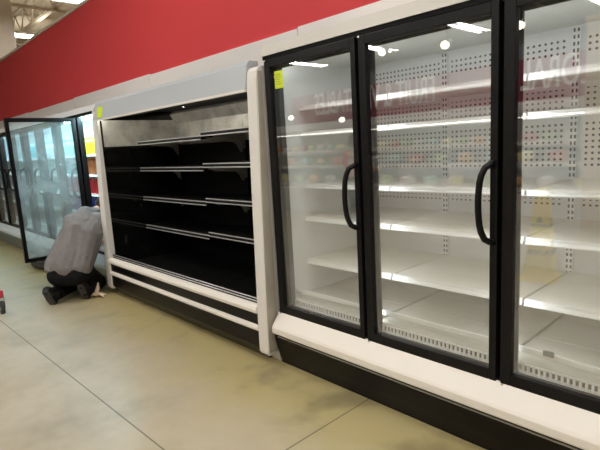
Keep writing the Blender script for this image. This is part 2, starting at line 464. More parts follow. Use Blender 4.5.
# fluorescent fixtures
def fixture(up=False):
    t = thing('ceiling_light', (0, 0, 5.), 'white fluorescent strip light hanging beneath the roof joists', 'light', 'fluorescent strip lights')
    MB().prism([(-.26, 5.01), (-.20, 5.09), (.20, 5.09), (.26, 5.01), (.255, 5.0), (.2, 5.06), (-.2, 5.06), (-.255, 5.0)], -1.24, 1.24, 'y').build('reflector', M['housing'], t)
    for s in (-.15, .15):
        q = MB(); q._add([(s - .062, -1.2, 5.012), (s - .062, 1.2, 5.012), (s + .062, 1.2, 5.012), (s + .062, -1.2, 5.012)], [(0, 1, 2, 3)]); q.build('tube', M['tube'], t)
    if up:
        q = MB(); q._add([(-.1, -1.1, 5.095), (.1, -1.1, 5.095), (.1, 1.1, 5.095), (-.1, 1.1, 5.095)], [(0, 1, 2, 3)]); q.build('added_uplight', M['uplight'], t)  # added upward glow to brighten the ceiling deck
    for s in (-1, 1):
        MB().tube([(0, s, 5.09), (0, s, 5.56)], .006, 5).build('hanger', M['edge'], t)
    return t
fx0 = fixture(); fx1 = fixture(True); used = [0, 0]
FX = [-17.3, -13.5, -9.7, -5.9, -2.1, 1.7, 5.5]
for x in FX:
    for y in (2.9, -1.45, -5.5, -9.55, -13.6):
        if y > 0 and x > -5: continue
        if -8 < y < 0 and x < (-4 if y > -3 else -8): continue   # these rows of lamps stop short of the left end
        if y < -8 and y > -12 and x < -11: continue
        u = 1 if y > 0 else 0; src = (fx0, fx1)[u]
        f = src if used[u] == 0 else copy_tree(src)
        used[u] += 1
        f.location = (x, y, 5.)
        if y > 0: f.location = (x + (.25 if x == -9.7 else 0), y - (.3 if x == -13.5 else .1), 5.)
        if y > 0 and x == -13.5: f['label'] = 'fluorescent strip light above red wall beside the beige column'; del f['group']
        if y > 0 and x == -9.7: f['label'] = 'fluorescent strip light above red wall, the one cut by the picture top'; del f['group']

# ------------------------------------------------------------------ glass-door cases
W = .76
def glass_case(root, x0, nb, zt, name_door, panes, open_bay=None, led=False, mats=None, rows=((1.715, .03), (1.546, .03), (1.198, .025), (.980, .033), (.682, .034)), skew_bay=None, xend=None, slim=False):
    """zt = height of the door's top hinge pin; parts hang from root (at x0, 0, 0)"""
    mm = dict(shelf=M['shelf'], lip=M['lip'], liner=M['liner'], bumper=M['bumper'], kick=M['kick'], fascia=M['fascia'])
    mm.update(mats or {})
    x1 = xend or x0 + nb * W - .02; top = zt + .035
    B = lambda n, mb, m, par=root, **k: mb.build(n, m, par, **k)
    bp = B('back_panel', MB().box(x0 + .03, x1, .85, .875, .40, top - .03), M['perf'])
    for a in (x0 - .02, x1 - .05): B('side_wall', MB().box(a, a + .05, .05, .89, .28, top + .04, .004), mm['liner'])
    B('roof_panel', MB().box(x0 - .02, x1, .03, .892, top - .03, top + .05, .004), mm['liner'])
    B('header_fascia', MB().prism([(-.012, top - .002), (.0, top + .062), (.04, top + .062), (.04, top - .002)], x0 - .035, x1), mm['fascia'])
    # black perimeter frame and mullions behind the doors
    B('frame_head', MB().box(x0 - .030, x1, -.006, .05, zt + .008, top, .002), M['black_gap'])
    B('frame_sill', MB().box(x0 - .030, x1, .0, .05, .345, .378, .002), M['black_gap'])
    for k in range(nb + 1):
        c = x0 + k * W - .02
        a, b = c - .038, c + .038
        if k == 0: a, b = c - .008, x0 + .042
        if k == nb: c = x1; a, b = c - .04, c
        B('mullion', MB().box(a, b, .034, .095, .36, top - .02, .004), M['black'])
        if not led and 0 < k < nb:
            q = MB(); q._add([(c - .03, .0958, .45), (c - .03, .0958, zt - .06), (c + .03, .0958, zt - .06), (c + .03, .0958, .45)], [(0, 1, 2, 3)])
            B('added_fill_strip', q, M['mullion_fill'])  # added glow out of view, lifts the brightness inside the freezer
    if not led:
        B('added_roof_fill', MB().box(x0 + .06, x1 - .06, .10, .13, top - .046, top - .031), M['roof_fill'])  # added lamp hidden by the header, evens the light on shelf fronts
    if led:
        B('canopy_lamp', MB().box(x0 + .04, x1 - .04, .10, .135, top - .05, top - .032), M['led'])
    # base: bumper, kick plate, edge strip, tub
    B('bumper', MB().prism([(.03, .372), (-.012, .366), (-.076, .290), (-.084, .276), (-.084, .240), (-.078, .232), (.03, .232)], x0 - .02, x1, bevel=.003), mm['bumper'])
    B('kick_plate', MB().prism([(-.052, .231), (-.052, .19), (-.03, .10), (-.004, .012), (-.004, 0), (.06, 0), (.06, .231)], x0 - .03, x1), mm['kick'])
    B('edge_strip', MB().box(x0 - .0, x1, -.058, -.050, .204, .211, .002), M['edge'])
    B('tub', MB().box(x0 - .02, x1, .061, .88, .02, .40), mm['liner'])
    for k in range(nb):
        a, b = x0 + k * W - .008, x0 + (k + 1) * W - .022
        if k == 0: a = x0 + .034
        b = min(b, x1 - .06)
        for z, h in rows:
            s = B('shelf', MB().prism([(.245, z + .012), (.838, z + .012), (.838, z + .002), (.256, z), (.256, z - .006), (.245, z - .006)], a, b), mm['shelf'])
            B('price_rail', MB().prism([(.236, z + .014), (.2455, z + .014), (.2455, z - h + .012), (.229, z - h + .014), (.229, z - h + .02), (.236, z - .0)], a - .002, b + .002), mm['lip'], s)
        for (y0, y1) in ((.225, .383), (.388, .698), (.703, .846)):
            B('deck_pan', MB().box(a + .001, b - .003, y0, y1, .440, .461, .004), M['deck'])
        rl = MB().box(a - .004, b + .006, .112, .124, .484, .512, .003)
        rail = B('deck_rail', rl, mm['lip'])
        if k == skew_bay:
            piv = Vector((a - x0, .118, .498))
            rail.data.transform(Matrix.Translation(piv) @ Matrix.Rotation(-.085, 4, 'Z') @ Matrix.Translation(-piv))
        B('air_sheet', MB().prism([(.128, .452), (.222, .456), (.222, .449), (.128, .445), (.098, .436), (.098, .442)], a + .002, b - .002), M['airsheet'])
        g = MB().box(a, b, .086, .096, .431, .439).box(a, b, .086, .096, .384, .396)
        n = int((b - a) / .0235)
        for i in range(n + 1):
            q = a + .004 + (b - a - .012) * i / n
            g.box(q, q + .0095, .086, .096, .394, .433)
        B('air_grille', g, mm['lip'])
        B('grille_shade_sheet', MB().box(a, b, .104, .114, .36, .432), M['blackin'])  # black sheet stands for the shade behind the grille slots
    for k in range(nb + 1):
        c = x0 + k * W - .015
        if k == nb: c = x1 - .075
        if k == 0: c = x0 + .045 - .0
        st = MB().box(c - .02, c + .02, .836, .851, .47, top - .04)
        o = B('shelf_standard', st, M['slot'])
    # doors
    wdt = W - .020
    h = zt - .362
    for k in range(nb):
        w = wdt - (.02 if k == nb - 1 and open_bay == k else 0)
        d = MB()
        ZB, ZT = -.004, h + .006
        sl, sr_ = (.024, .022) if slim else (.036, .034); hr = .030 if slim else .046; lr = .040 if slim else .058
        d.box(-.012, sl, -.012, .03, ZB, ZT, .003); d.box(w - sr_ - .012, w - .012, -.012, .03, ZB, ZT, .003)
        d.box(sl, w - sr_ - .012, -.012, .03, ZT - hr, ZT, .003); d.box(sl, w - sr_ - .012, -.012, .03, ZB, ZB + lr, .003)
        loc = Vector((x0 + k * W, 0, .362)) - root_loc(root)
        door = d.build('door', M['black'], root, off=(0, 0, 0)); door.location = loc
        g = MB().box(sl - .004, w - sr_ - .008, .004, .0235, ZB + lr - .004, ZT - hr + .004)
        g.build('glass_pane', panes[k], door, off=(0, 0, 0))
        iw = MB()
        iw.box(sl, sl + .014, .024, .034, ZB + lr, ZT - hr); iw.box(w - sr_ - .026, w - sr_ - .012, .024, .034, ZB + lr, ZT - hr)
        iw.box(sl, w - sr_ - .012, .024, .034, ZT - hr - .014, ZT - hr); iw.box(sl, w - sr_ - .012, .024, .034, ZB + lr, ZB + lr + .003)
        iw.build('gasket', M['black_gap'], door, off=(0, 0, 0))
        hx = w - .03; z0 = 1.008 - .362; z1 = 1.352 - .362
        pts = [(hx, -.008, z1), (hx - .006, -.03, z1 - .004), (hx - .020, -.05, z1 - .018), (hx - .031, -.060, z1 - .05)]
        n = 8
        for i in range(1, n): 
            t = i / n; pts.append((hx - .033 - .007 * math.sin(PI * t), -.063 - .006 * math.sin(PI * t), (z1 - .05) * (1 - t) + (z0 + .05) * t))
        pts += [(hx - .031, -.060, z0 + .05), (hx - .020, -.05, z0 + .018), (hx - .006, -.03, z0 + .004), (hx, -.008, z0)]
        MB().tube(pts, .0145, 10).build('handle', M['black'], door, off=(0, 0, 0))
        for z in (-.0, h):
            MB().cyl((0., -.015, z), (0, 1, 0), .0062, .008, 8).build('hinge_pin', M['chrome'], door, off=(0, 0, 0))
        if k == open_bay: door.rotation_euler = (0, 0, -PI / 2)
    return x1

fz = thing('glass_door_freezer', (0, 0, 0), 'empty upright freezer with tall black-framed glass doors and cream bumper', 'freezer')
glass_case(fz, 0., 4, 2.0, 'door', [M['glass']] * 4, skew_bay=2)
# added fill lamps behind its mullions and header brighten the freezer interior
# sticker on the first door
fd = [o for o in fz.children if o.name.split('.')[0] == 'door'][0]
st = MB().box(.068, .142, .0015, .0030, 1.826 - .362, 1.930 - .362).build('paper_sticker', M['yellow'], fd, off=(0, 0, 0)); st['label'] = 'lime yellow paper sticker'
m_ink = mat('sticker_ink', (.25, .30, .02), .6)
ln = MB()
for i in range(5): ln.box(.08, .13 - .008 * (i % 3), .0008, .0014, 1.85 + .014 * i - .362, 1.853 + .014 * i - .362)
ln.build('printed_lines', m_ink, st, off=(0, 0, 0))
# small grey clip lying against the skewed rail
cl = MB().box(1.655, 1.700, .078, .092, .505, .530, .004).build('price_clip', mat('grey_plastic', (.10, .10, .10), .4), None)
tag(cl, 'small grey plastic clip on the slanted white rail behind the third door', 'clip')

CX = -9.60
cl0 = thing('beverage_cooler', (CX, 0, 0), 'lit glass-door drinks cooler at the far left with one door swung open', 'cooler')
cool = dict(liner=mat('cool_liner', (.72, .76, .78), .4), kick=M['kickgrey'], bumper=mat('blue_white_bumper', (.62, .68, .70), .35), fascia=mat('white_fascia', (.74, .75, .75), .4))
glass_case(cl0, CX, 9, 1.925, 'door', [M['coolglass']] * 8 + [M['fogglass']], open_bay=8, led=True, mats=cool, xend=-2.806, slim=True,
           rows=((1.50, .03), (1.25, .03), (1.0, .03), (.75, .03)))

# ------------------------------------------------------------------ open black display case
od = thing('open_display_case', (-1.4, 0, 0), 'empty black open-front refrigerated display case with white end frames and bumpers', 'display case')
XA, XB, YK = -2.685, -.145, .87
def endpanel(x0, x1, m):
    prof = [(-.045, 1.955), (-.055, 1.90), (-.078, 1.2), (-.103, .30), (-.105, .085), (-.095, .065), (-.02, .065), (.0, .0), (YK, .0), (YK, 1.985), (.0, 1.985), (-.03, 1.975)]
    return MB().prism(prof, x0, x1, bevel=.004).build('end_panel', m, od)
e1 = endpanel(-2.805, -2.685, M['end']); e2 = endpanel(-.145, -.046, M['end'])
# steel outer face of the near end panel, dark glossy lining inside the far one
MB().prism([(-.040, 1.95), (-.072, 1.2), (-.098, .30), (-.098, .09), (-.012, .09), (-.012, 1.95)], -.0455, -.040).build('side_skin', M['panelside'], e2)
MB().box(-2.6845, -2.679, -.03, YK - .01, .29, 1.93).build('side_lining', M['smudge'], e1)
MB().box(-.151, -.1455, -.03, YK - .01, .29, 1.93).build('side_lining', M['smudge'], e2)
MB().tube([(-2.735, -.05, 1.93), (-2.735, -.045, 1.97), (-2.71, -.03, 1.985), (-2.4, .0, 1.99)], .007, 6).build('rim_tube', M['chrome'], e1)
zf = lambda z, o: -.07 + (z - 1.845) * .1613 - o
st = MB().prism([(zf(1.86, .003), 1.86), (zf(1.965, .003), 1.965), (zf(1.965, -.001), 1.965), (zf(1.86, -.001), 1.86)], -2.635, -2.505).build('paper_sticker', M['yellow'], od); st['label'] = 'lime yellow paper sticker'
MB().box(-2.679, -2.675, -.01, YK - .02, 1.57, 1.84).build('steel_side_sheet', M['steelworn'], e1)
MB().prism([(-.07, 1.845), (-.045, 2.0), (-.02, 2.03), (.05, 2.03), (.05, 1.85)], XA - .03, XB).build('canopy', M['grey_canopy'], od)
MB().prism([(-.074, 1.831), (-.074, 1.847), (-.055, 1.849), (-.055, 1.831)], XA, XB).build('canopy_lip', M['white'], od)
q = MB(); q._add([(XA + .02, -.052, 1.8335), (XA + .02, -.052, 1.850), (XB - .02, -.052, 1.850), (XB - .02, -.052, 1.8335)], [(0, 1, 2, 3)])
q.build('canopy_lamp', M['canopylamp'], od)
MB().box(XA, XB, -.0, YK, 1.93, 1.98).build('top_panel', M['blackin'], od)
MB().prism([(.0, 1.853), (.06, 1.853), (.60, 1.93), (.60, 1.94), (.0, 1.94)], XA, XB).build('air_duct', M['blackin'], od)
MB().cyl((-1.35, .18, 1.852), (0, .16, 1), .018, .016, 12).build('sprinkler_stub', M['chrome'], od)
for x0, x1 in ((XA, -1.404), (-1.396, XB)):
    MB().prism([(YK - .04, 1.56), (YK - .04, 1.80), (YK - .10, 1.90), (YK - .05, 1.935), (YK, 1.935), (YK, 1.56)], x0, x1).build('steel_back_sheet', M['steelworn'], od)
MB().box(XA, XB, YK - .03, YK - .0, .28, 1.555).build('back_panel', M['blackin'], od)
for x0, x1 in ((XA + .01, -1.75), (-1.74, -1.05), (-1.04, XB - .01)):
    MB().box(x0, x1, .0, .83, .30, .325, .008).build('deck_pan', M['blkdeck'], od)
for x in (XA + .04, -1.40, XB - .04):
    MB().box(x - .02, x + .02, YK - .045, YK - .03, .35, 1.57).build('shelf_standard', M['blackin'], od)
for zs, (x0, x1, dz) in ((zs, sec) for zs in (1.597, 1.318, 1.002, .688) for sec in ((XA + .015, -1.40, 0.), (-1.395, XB - .012, .030))):
    z = zs + dz
    s = MB().box(x0, x1, .36, .82, z - .004, z + .010).build('shelf', M['blackin'], od)
    r = MB().box(x0, x1, .345, .358, z + .006, z + .015, .002).box(x0, x1, .343, .356, z - .026, z - .017, .002).build('price_rail', M['rail'], s)
    MB().box(x0 + .002, x1 - .002, .348, .354, z - .016, z + .006).build('rail_channel', M['black'], s)
    for x in (x0 + .02, x1 - .025):
        MB().prism([(.825, z - .006), (.825, z - .15), (.80, z - .15), (.765, z - .09), (.72, z - .055), (.50, z - .04), (.42, z - .012), (.42, z - .006)], x, x + .006).build('bracket', M['bracket'], s)
# front: twin chrome rails, white bumpers, black panels
MB().prism([(-.055, .44), (-.045, .44), (-.03, .33), (.02, .30), (.02, .28), (-.06, .28)], XA, XB).build('front_lip', M['blackin'], od)
for y, z in ((-.056, .437), (-.06, .418)):
    MB().tube([(XA, y, z), (XB, y, z)], .0042, 6).build('glass_rail', M['rail'], od)
MB().prism([(-.085, .405), (-.108, .395), (-.118, .375), (-.112, .352), (-.09, .345), (-.06, .345), (-.06, .405)], XA - .002, XB, bevel=.003).build('bumper', M['bumper'], od)
MB().prism([(-.085, .262), (-.108, .255), (-.114, .24), (-.108, .225), (-.09, .221), (-.06, .221), (-.06, .262)], XA - .002, XB, bevel=.003).build('bumper', M['bumper'], od)
MB().box(XA, XB, -.088, -.02, .10, .40).build('front_panel', M['kick'], od)
MB().prism([(-.092, .205), (-.092, .10), (-.02, .0), (.05, .0), (.05, .205)], XA, XB).build('kick_plate', M['kick'], od)
MB().box(XA, XB, .051, YK, .0, .295).build('tub', M['blackin'], od)

# ------------------------------------------------------------------ drinks in the cooler
def bottle_proto():
    t = thing('drink_bottle', (0, 0, 0), 'x', 'bottle')
    MB().lathe([(.036, 0), (.039, .006), (.039, .05), (.036, .06), (.036, .10), (.039, .11), (.039, .135), (.030, .165), (.016, .185), (.014, .195)], n=12).build('bottle_body', M['white'], t)
    MB().lathe([(.0175, .192), (.0175, .212), (.015, .215)], n=10).build('cap', M['white'], t)
    return t
proto = bottle_proto()
LM = {}
def lm(name, col):
    if name not in LM: LM[name] = mat('drink_' + name, col, .25, var=.06, scale=30)
    return LM[name]
kinds = {'yellow': ((.75, .48, .03), (.8, .6, .1)), 'amber': ((.42, .14, .05), (.7, .35, .15)), 'red': ((.60, .04, .05), (.75, .7, .7)),
         'blue': ((.04, .06, .35), (.03, .05, .4)), 'teal': ((.10, .42, .45), (.8, .85, .85)), 'mint': ((.40, .66, .60), (.3, .6, .55)),
         'purple': ((.35, .22, .45), (.8, .8, .85)), 'white': ((.72, .76, .78), (.3, .4, .6)), 'grey': ((.28, .32, .36), (.1, .1, .12))}
pools = {}
def pool(kind):
    if kind not in pools:
        if not pools:
            p = proto
        else:
            p = copy_tree(proto)
        body, cap = p.children[0], p.children[1]
        if body.name.startswith('cap'): body, cap = cap, body
        set_mat(body, lm(kind + '_body', kinds[kind][0])); set_mat(cap, lm(kind + '_cap', kinds[kind][1]))
        pools[kind] = [p, False]
    ent = pools[kind]
    if not ent[1]:
        ent[1] = True; return ent[0]
    return copy_tree(ent[0])
ORD = ['first', 'second', 'third', 'fourth', 'fifth', 'sixth']
plan = {8: ['yellow', 'amber', 'red', 'blue'], 7: ['yellow', 'amber', 'red', 'blue'], 6: ['mint', 'teal', 'red', 'purple'], 5: ['white', 'mint', 'teal', 'grey'], 4: ['teal', 'white', 'grey', 'mint']}
SH = ['top', 'second', 'third', 'lowest']
for k, ks in plan.items():
    for lv, (z, kd) in enumerate(zip((1.515, 1.265, 1.015, .765), ks)):
        nb = 7
        for i in range(nb):
            x = CX + k * W + .07 + i * .093
            b = pool(kd); b.location = (x, .30 + random.uniform(-.008, .008), z - .0025); b.rotation_euler = (0, 0, random.uniform(0, 6))
            where = 'cooler bay of the open door' if k == 8 else '%s closed cooler bay from the open door' % ORD[7 - k]
            tag(b, '%s drink bottle, %s shelf, %s' % (kd, SH[lv], where), 'bottle', '%s drinks on %s shelf, bay %s' % (kd, SH[lv], 'of the open door' if k == 8 else ORD[7 - k] + ' from the open door'))
    # cans on the floor of the cooler
    
# ------------------------------------------------------------------ kneeling worker
px = Vector((-2.90, -.435, .40)); d = Vector((-.72, .69, 0)).normalized(); rgt = Vector((d.y, -d.x, 0)); Z = Vector((0, 0, 1))
man = thing('person', (px.x, px.y, 0), 'person in a grey shirt and black trousers kneeling at the open cooler door', 'person')
def at(f, r, z): return Vector((px.x, px.y, 0)) + d * f + rgt * r + Z * z
skin = mat('skin', (.50, .29, .20), .5, var=.06, scale=20)
hairm = mat('dark_hair', (.012, .010, .010), .55, var=.3, scale=60, bump=.4, bscale=140)
shirt = mat('grey_shirt_cloth', (.175, .163, .155), .85, var=.14, scale=9, bump=1., bscale=13)
trous = mat('black_trouser_cloth', (.007, .0065, .007), .85, var=.3, scale=14, bump=.5, bscale=22, spec=.15)
shoem = mat('black_shoe_leather', (.009, .008, .008), .5, var=.3, scale=20, spec=.3)
solem = mat('worn_rubber_sole', (.045, .038, .035), .7, var=.4, scale=30)
P = dict(pel=at(0, .02, .40), chest=at(.20, .08, .72), neck=at(.35, .19, .885), head=at(.41, .225, .905),
         rs=at(.26, .30, .80), ls=at(.25, -.05, .80), re=at(.40, .42, .60), le=at(.48, -.20, .60), rh=at(.58, .44, .47), lh=at(.66, .02, .50),
         rhip=at(.02, .12, .36), lhip=at(.02, -.10, .36), rk=at(.315, .14, .075), lk=at(.32, -.13, .075), ra=at(-.02, .15, .09), la=at(-.15, -.12, .095),
         rt=at(-.04, .15, .06), lt=at(-.17, -.13, .06))
body = MB()
body.cone(P['pel'], .13, P['chest'], .14, d, .72).cone(P['chest'], .13, P['neck'] - Z * .05, .07, d, .8).cone(P['neck'], .055, P['head'], .05)
hd = (P['head'] - P['neck']).normalized(); fdir = (d * .75 - Z * .6).normalized()
hc = P['head'] + hd * .07
body.ball(hc, .098, (1, 1, 1.12)).ball(hc + fdir * .045 - Z * .03, .075)
body.ball(hc + fdir * .108, .018).ball(hc + rgt * .095, .025, (.5, 1, 1.3)).ball(hc - rgt * .095, .025, (.5, 1, 1.3))
for s, a, b, c in ((1, 'rs', 're', 'rh'), (-1, 'ls', 'le', 'lh')):
    body.cone(P['neck'] - Z * .08, .065, P[a], .065).cone(P[a], .058, P[b], .043).cone(P[b], .043, P[c], .030)
    h = P[c]; f = (P[c] - P[b]).normalized(); sd = f.cross(Z).normalized()
    body.cone(h, .030, h + f * .07, .036, f.cross(sd), .45)
    for i, L in enumerate((.065, .075, .07, .055)):
        o = sd * (.027 - .018 * i); k1 = h + f * .095 + o; k2 = k1 + f * L * .55 - Z * .012; k3 = k2 + f * L * .3 - Z * .03
        body.cone(h + f * .06 + o, .0105, k1, .010).cone(k1, .0098, k2, .009).cone(k2, .009, k3, .0085)
    tb = h + f * .03 + sd * .03 * s; body.cone(tb, .013, tb + sd * s * .03 + f * .035, .011).cone(tb + sd * s * .03 + f * .035, .011, tb + sd * s * .025 + f * .07 - Z * .01, .0095)
for hp, kn, an, to in (('rhip', 'rk', 'ra', 'rt'), ('lhip', 'lk', 'la', 'lt')):
    body.cone(P[hp], .085, P[kn], .055).cone(P[kn], .055, P[an], .04).cone(P[an], .038, P[to], .03)
organic('body', body, skin, man, .009, 4)
eyes = MB()
for s in (-1, 1): eyes.ball(hc + fdir * .095 + rgt * s * .033 + Z * .02, .011)
eyes.build('eyes', mat('dark_eye', (.03, .02, .02), .2), man)
hair = MB().ball(hc - fdir * .012 + Z * .018, .106, (1, 1, 1.06)).ball(hc - fdir * .05 - Z * .02, .085)
organic('hair', hair, hairm, man, .010, 3)
sh = MB()
sh.cone(at(-.055, .14, .36), .125, at(.13, .17, .66), .160).cone(at(-.055, -.11, .37), .125, at(.13, .03, .66), .155)
sh.cone(at(-.06, .02, .375), .155, at(.14, .08, .70), .178)
sh.cone(at(.12, .17, .66), .155, at(.235, .23, .785), .105).cone(at(.12, .04, .66), .150, at(.23, .02, .80), .105)
sh.cone(P['rs'] + Vector((0, 0, -.01)), .085, P['ls'] + Vector((0, 0, -.01)), .085).cone(at(.235, .11, .83), .115, P['neck'] - Z * .02, .068).cone(at(.18, .10, .76), .155, at(.24, .12, .85), .11)
for a, b in (('rs', 're'), ('ls', 'le')):
    e = P[a] + (P[b] - P[a]) * .92
    sh.cone(P[a], .084, e, .066)
for i in range(15):     # cloth folds across the back
    t = i / 14; zz = .36 + .46 * t; ff = -.19 + .30 * t + .02 * math.sin(i * 2.3)
    w = .17 * math.sin(i * 1.7)
    sh.cone(at(ff + .045, -.11 + .13 * t + w * .2, zz + .03 * math.sin(i)), .024, at(ff + .045, .17 + .06 * t + w * .2, zz + .06 * math.sin(i * 1.3)), .018)
organic('shirt', sh, shirt, man, .010, 4)
tr = MB()
tr.cone(at(-.02, .12, .335), .14, at(-.02, -.09, .335), .14).cone(at(-.075, .11, .285), .125, at(-.075, -.085, .285), .125)
for s, kn, an in ((1, 'rk', 'ra'), (-1, 'lk', 'la')):
    hp = at(0, .10 * s, .31)
    tr.cone(hp, .118, P[kn] + Z * .015, .082).cone(P[kn] + Z * .012, .080, P[an] - d * .005, .068)
    for i in range(4): 
        q = P[kn].lerp(P[an], .25 + .2 * i); tr.cone(q + rgt * .04 + Z * .02, .04, q - rgt * .04 + Z * .03, .043)
organic('trousers', tr, trous, man, .011, 4)
belt = MB()
for s, a in ((1, 'ra'), (-1, 'la')):
    A = P[a]
    # foot stands on its toes, sole facing back
    fo = .07 if s > 0 else -.075
    toe = at(-.075 + fo, .14 * s, .028); heel = at(-.185 + fo, .145 * s, .165)
    mid = toe.lerp(heel, .5) + d * .03
    shoe = MB().cone(toe, .044, mid, .052).cone(mid, .052, heel + d * .025, .048).cone(heel + d * .03, .048, A + d * .01, .054)
    so_ob = organic('shoe', shoe, shoem, man, .008, 3)
    back = (-d + Z * -.55).normalized()
    sl = MB().cone(toe + back * .030, .041, mid + back * .050, .044, back, .3).cone(mid + back * .050, .040, heel + back * .026 + d * .02, .042, back, .3)
    organic('sole', sl, solem, so_ob, .007, 2)

# crumpled work glove on the floor
gm = mat('tan_leather_glove', (.72, .57, .40), .8, var=.18, scale=30, bump=.5, bscale=60)
g = thing('work_glove', (-2.72, -.24, 0), 'crumpled tan glove standing on the floor beside the white end frame', 'glove')
gx, gy = -2.76, -.25
mb = MB().cone((gx, gy, .03), .028, (gx + .01, gy + .02, .10), .020).cone((gx + .01, gy + .02, .095), .018, (gx + .0, gy + .03, .145), .009)
for a, L in ((-2.6, .085), (-2.0, .075), (.4, .11), (.9, .10), (1.5, .07)):
    e = Vector((gx + math.cos(a) * L, gy + math.sin(a) * L, .014)); m1 = Vector((gx + math.cos(a) * L * .5, gy + math.sin(a) * L * .5, .034))
    mb.cone((gx, gy, .032), .02, m1, .016).cone(m1, .015, e, .010)
organic('glove_shell', mb, gm, g, .005, 3)

# black tool bag beyond the worker
tb = thing('tool_bag', (-4.55, -.22, 0), 'black tool bag on the floor under the open glass door', 'bag')
mb = MB()
mb.cone((-4.86, -.26, .09), .085, (-4.30, -.15, .09), .085).cone((-4.86, -.16, .075), .07, (-4.30, -.05 - .01, .075), .07).cone((-4.8, -.21, .13), .05, (-4.36, -.12, .13), .05)
organic('bag_body', mb, mat('black_nylon', (.014, .014, .015), .45, var=.3, bump=.5, bscale=30), tb, .012, 3)
MB().tube([(-4.72, -.24, .16), (-4.70, -.235, .20), (-4.58, -.20, .215), (-4.46, -.17, .20), (-4.44, -.165, .16)], .012, 8).build('carry_handle', mat('black_webbing', (.02, .02, .02), .5), tb)
MB().tube([(-4.84, -.325, .13), (-4.3, -.215, .13)], .006, 6).build('zip', M['edge'], tb)

# ------------------------------------------------------------------ shopping cart whose front caster enters at the left edge
cart = thing('shopping_cart', (-3.4, -1.4, 0), 'wire shopping cart with red trim and black casters at the left edge', 'cart')
redp = mat('red_cart_plastic', (.50, .03, .05), .35); wire = M['edge']; rub = mat('dark_rubber', (.03, .028, .027), .6)
for (x, y) in ((-3.02, -1.115), (-3.02, -1.62), (-3.80, -1.115), (-3.80, -1.62)):
    f = MB().box(x - .03, x + .03, y - .028, y - .022, .06, .165, .003).box(x - .03, x + .03, y + .022, y + .028, .06, .165, .003).box(x - .032, x + .032, y - .028, y + .028, .155, .17, .003).build('caster_fork', M['chrome'], cart)
    MB().cyl((x, y, .065), (0, 1, 0), .065, .032, 20).build('wheel', rub, f)
    MB().cyl((x, y, .065), (0, 1, 0), .028, .036, 14).build('wheel_hub', M['chrome'], f)
MB().tube([(-3.02, -1.115, .185), (-3.85, -1.115, .21), (-3.85, -1.62, .21), (-3.02, -1.62, .185), (-3.02, -1.115, .185)], .018, 8).build('base_frame', redp, cart)
MB().box(-3.045, -2.995, -1.14, -1.09, .17, .235, .006).build('corner_bumper', redp, cart)
MB().box(-3.045, -2.995, -1.645, -1.595, .17, .235, .006).build('corner_bumper', redp, cart)
bw = MB()
for i in range(9):
    z = .45 + .06 * i; e = .02 * (8 - i) / 8
    bw.tube([(-3.05 - e, -1.13 - e, z), (-3.9, -1.13 - e, z), (-3.9, -1.60 + e, z), (-3.05 - e, -1.60 + e, z), (-3.05 - e, -1.13 - e, z)], .0035, 5)
for i in range(14):
    x = -3.06 - i * .065
    bw.tube([(x, -1.13, .93), (x, -1.15, .45), (x, -1.58, .45), (x, -1.60, .93)], .0035, 5)
bw.build('basket', wire, cart)
for y in (-1.13, -1.60): MB().tube([(-3.80, y, .2), (-3.92, y, .6), (-4.0, y, 1.0)], .014, 8).build('upright', wire, cart)
MB().tube([(-4.0, -1.10, 1.0), (-4.0, -1.63, 1.0)], .018, 10).build('push_handle', redp, cart)

cart.location = (-3.36, -1.37, 0)

# ------------------------------------------------------------------ caution cone behind the camera (seen mirrored in the third door)
cx, cyy = .57, -2.93
ym = mat('safety_yellow', (.95, .74, .10), .45, var=.04)
ink = mat('black_print', (.02, .02, .02), .5)
cn = thing('floor_cone', (cx, cyy, 0), 'tall yellow wet floor safety cone mirrored in the third glass door', 'safety cone')
def frustum(mb, w0, z0, w1, z1):
    v = [(cx - w0, cyy - w0, z0), (cx + w0, cyy - w0, z0), (cx + w0, cyy + w0, z0), (cx - w0, cyy + w0, z0), (cx - w1, cyy - w1, z1), (cx + w1, cyy - w1, z1), (cx + w1, cyy + w1, z1), (cx - w1, cyy + w1, z1)]
    vs, fs = mb._add(v, [(3, 2, 1, 0), (4, 5, 6, 7), (0, 1, 5, 4), (1, 2, 6, 5), (2, 3, 7, 6), (3, 0, 4, 7)])
    bmesh.ops.bevel(mb.bm, geom=list({e for f in fs for e in f.edges}), offset=.012, segments=2, affect='EDGES')
mb = MB(); frustum(mb, .135, .05, .052, .925); mb.build('cone_shell', ym, cn)
mb = MB(); frustum(mb, .165, .0, .155, .06); mb.build('cone_base', ym, cn)
lean = math.atan2(.083, .875)
def cone_text(body, z, size, side):
    w = .135 - (.083) * (z - .05) / .875
    base = Matrix.Translation((cx, cyy, z)) @ Matrix.Rotation(side * PI / 2, 4, 'Z') @ Matrix.Translation((0, w + .001, 0)) @ Matrix.Rotation(lean, 4, 'X') @ Matrix(((-1, 0, 0, 0), (0, 0, 1, 0), (0, 1, 0, 0), (0, 0, 0, 1)))
    text_mesh('lettering', body, size, ink, cn, base, .002, .9, .002)
for sd in (0, -1):
    cone_text('WET', .345, .075, sd); cone_text('FLOOR', .265, .07, sd); cone_text('CAUTION', .55, .038, sd)
    w = .135 - .083 * (.62 - .05) / .875
    # warning triangle
    base = Matrix.Translation((cx, cyy, .60)) @ Matrix.Rotation(sd * PI / 2, 4, 'Z') @ Matrix.Translation((0, w + .003, 0)) @ Matrix.Rotation(lean, 4, 'X')
    t_ = MB().prism([(-.035, 0), (.035, 0), (0, .06)], 0, .002, 'y'); t_.bm.transform(base); t_.build('warning_triangle', ink, cn)
cn.rotation_euler = (0, 0, -.12)

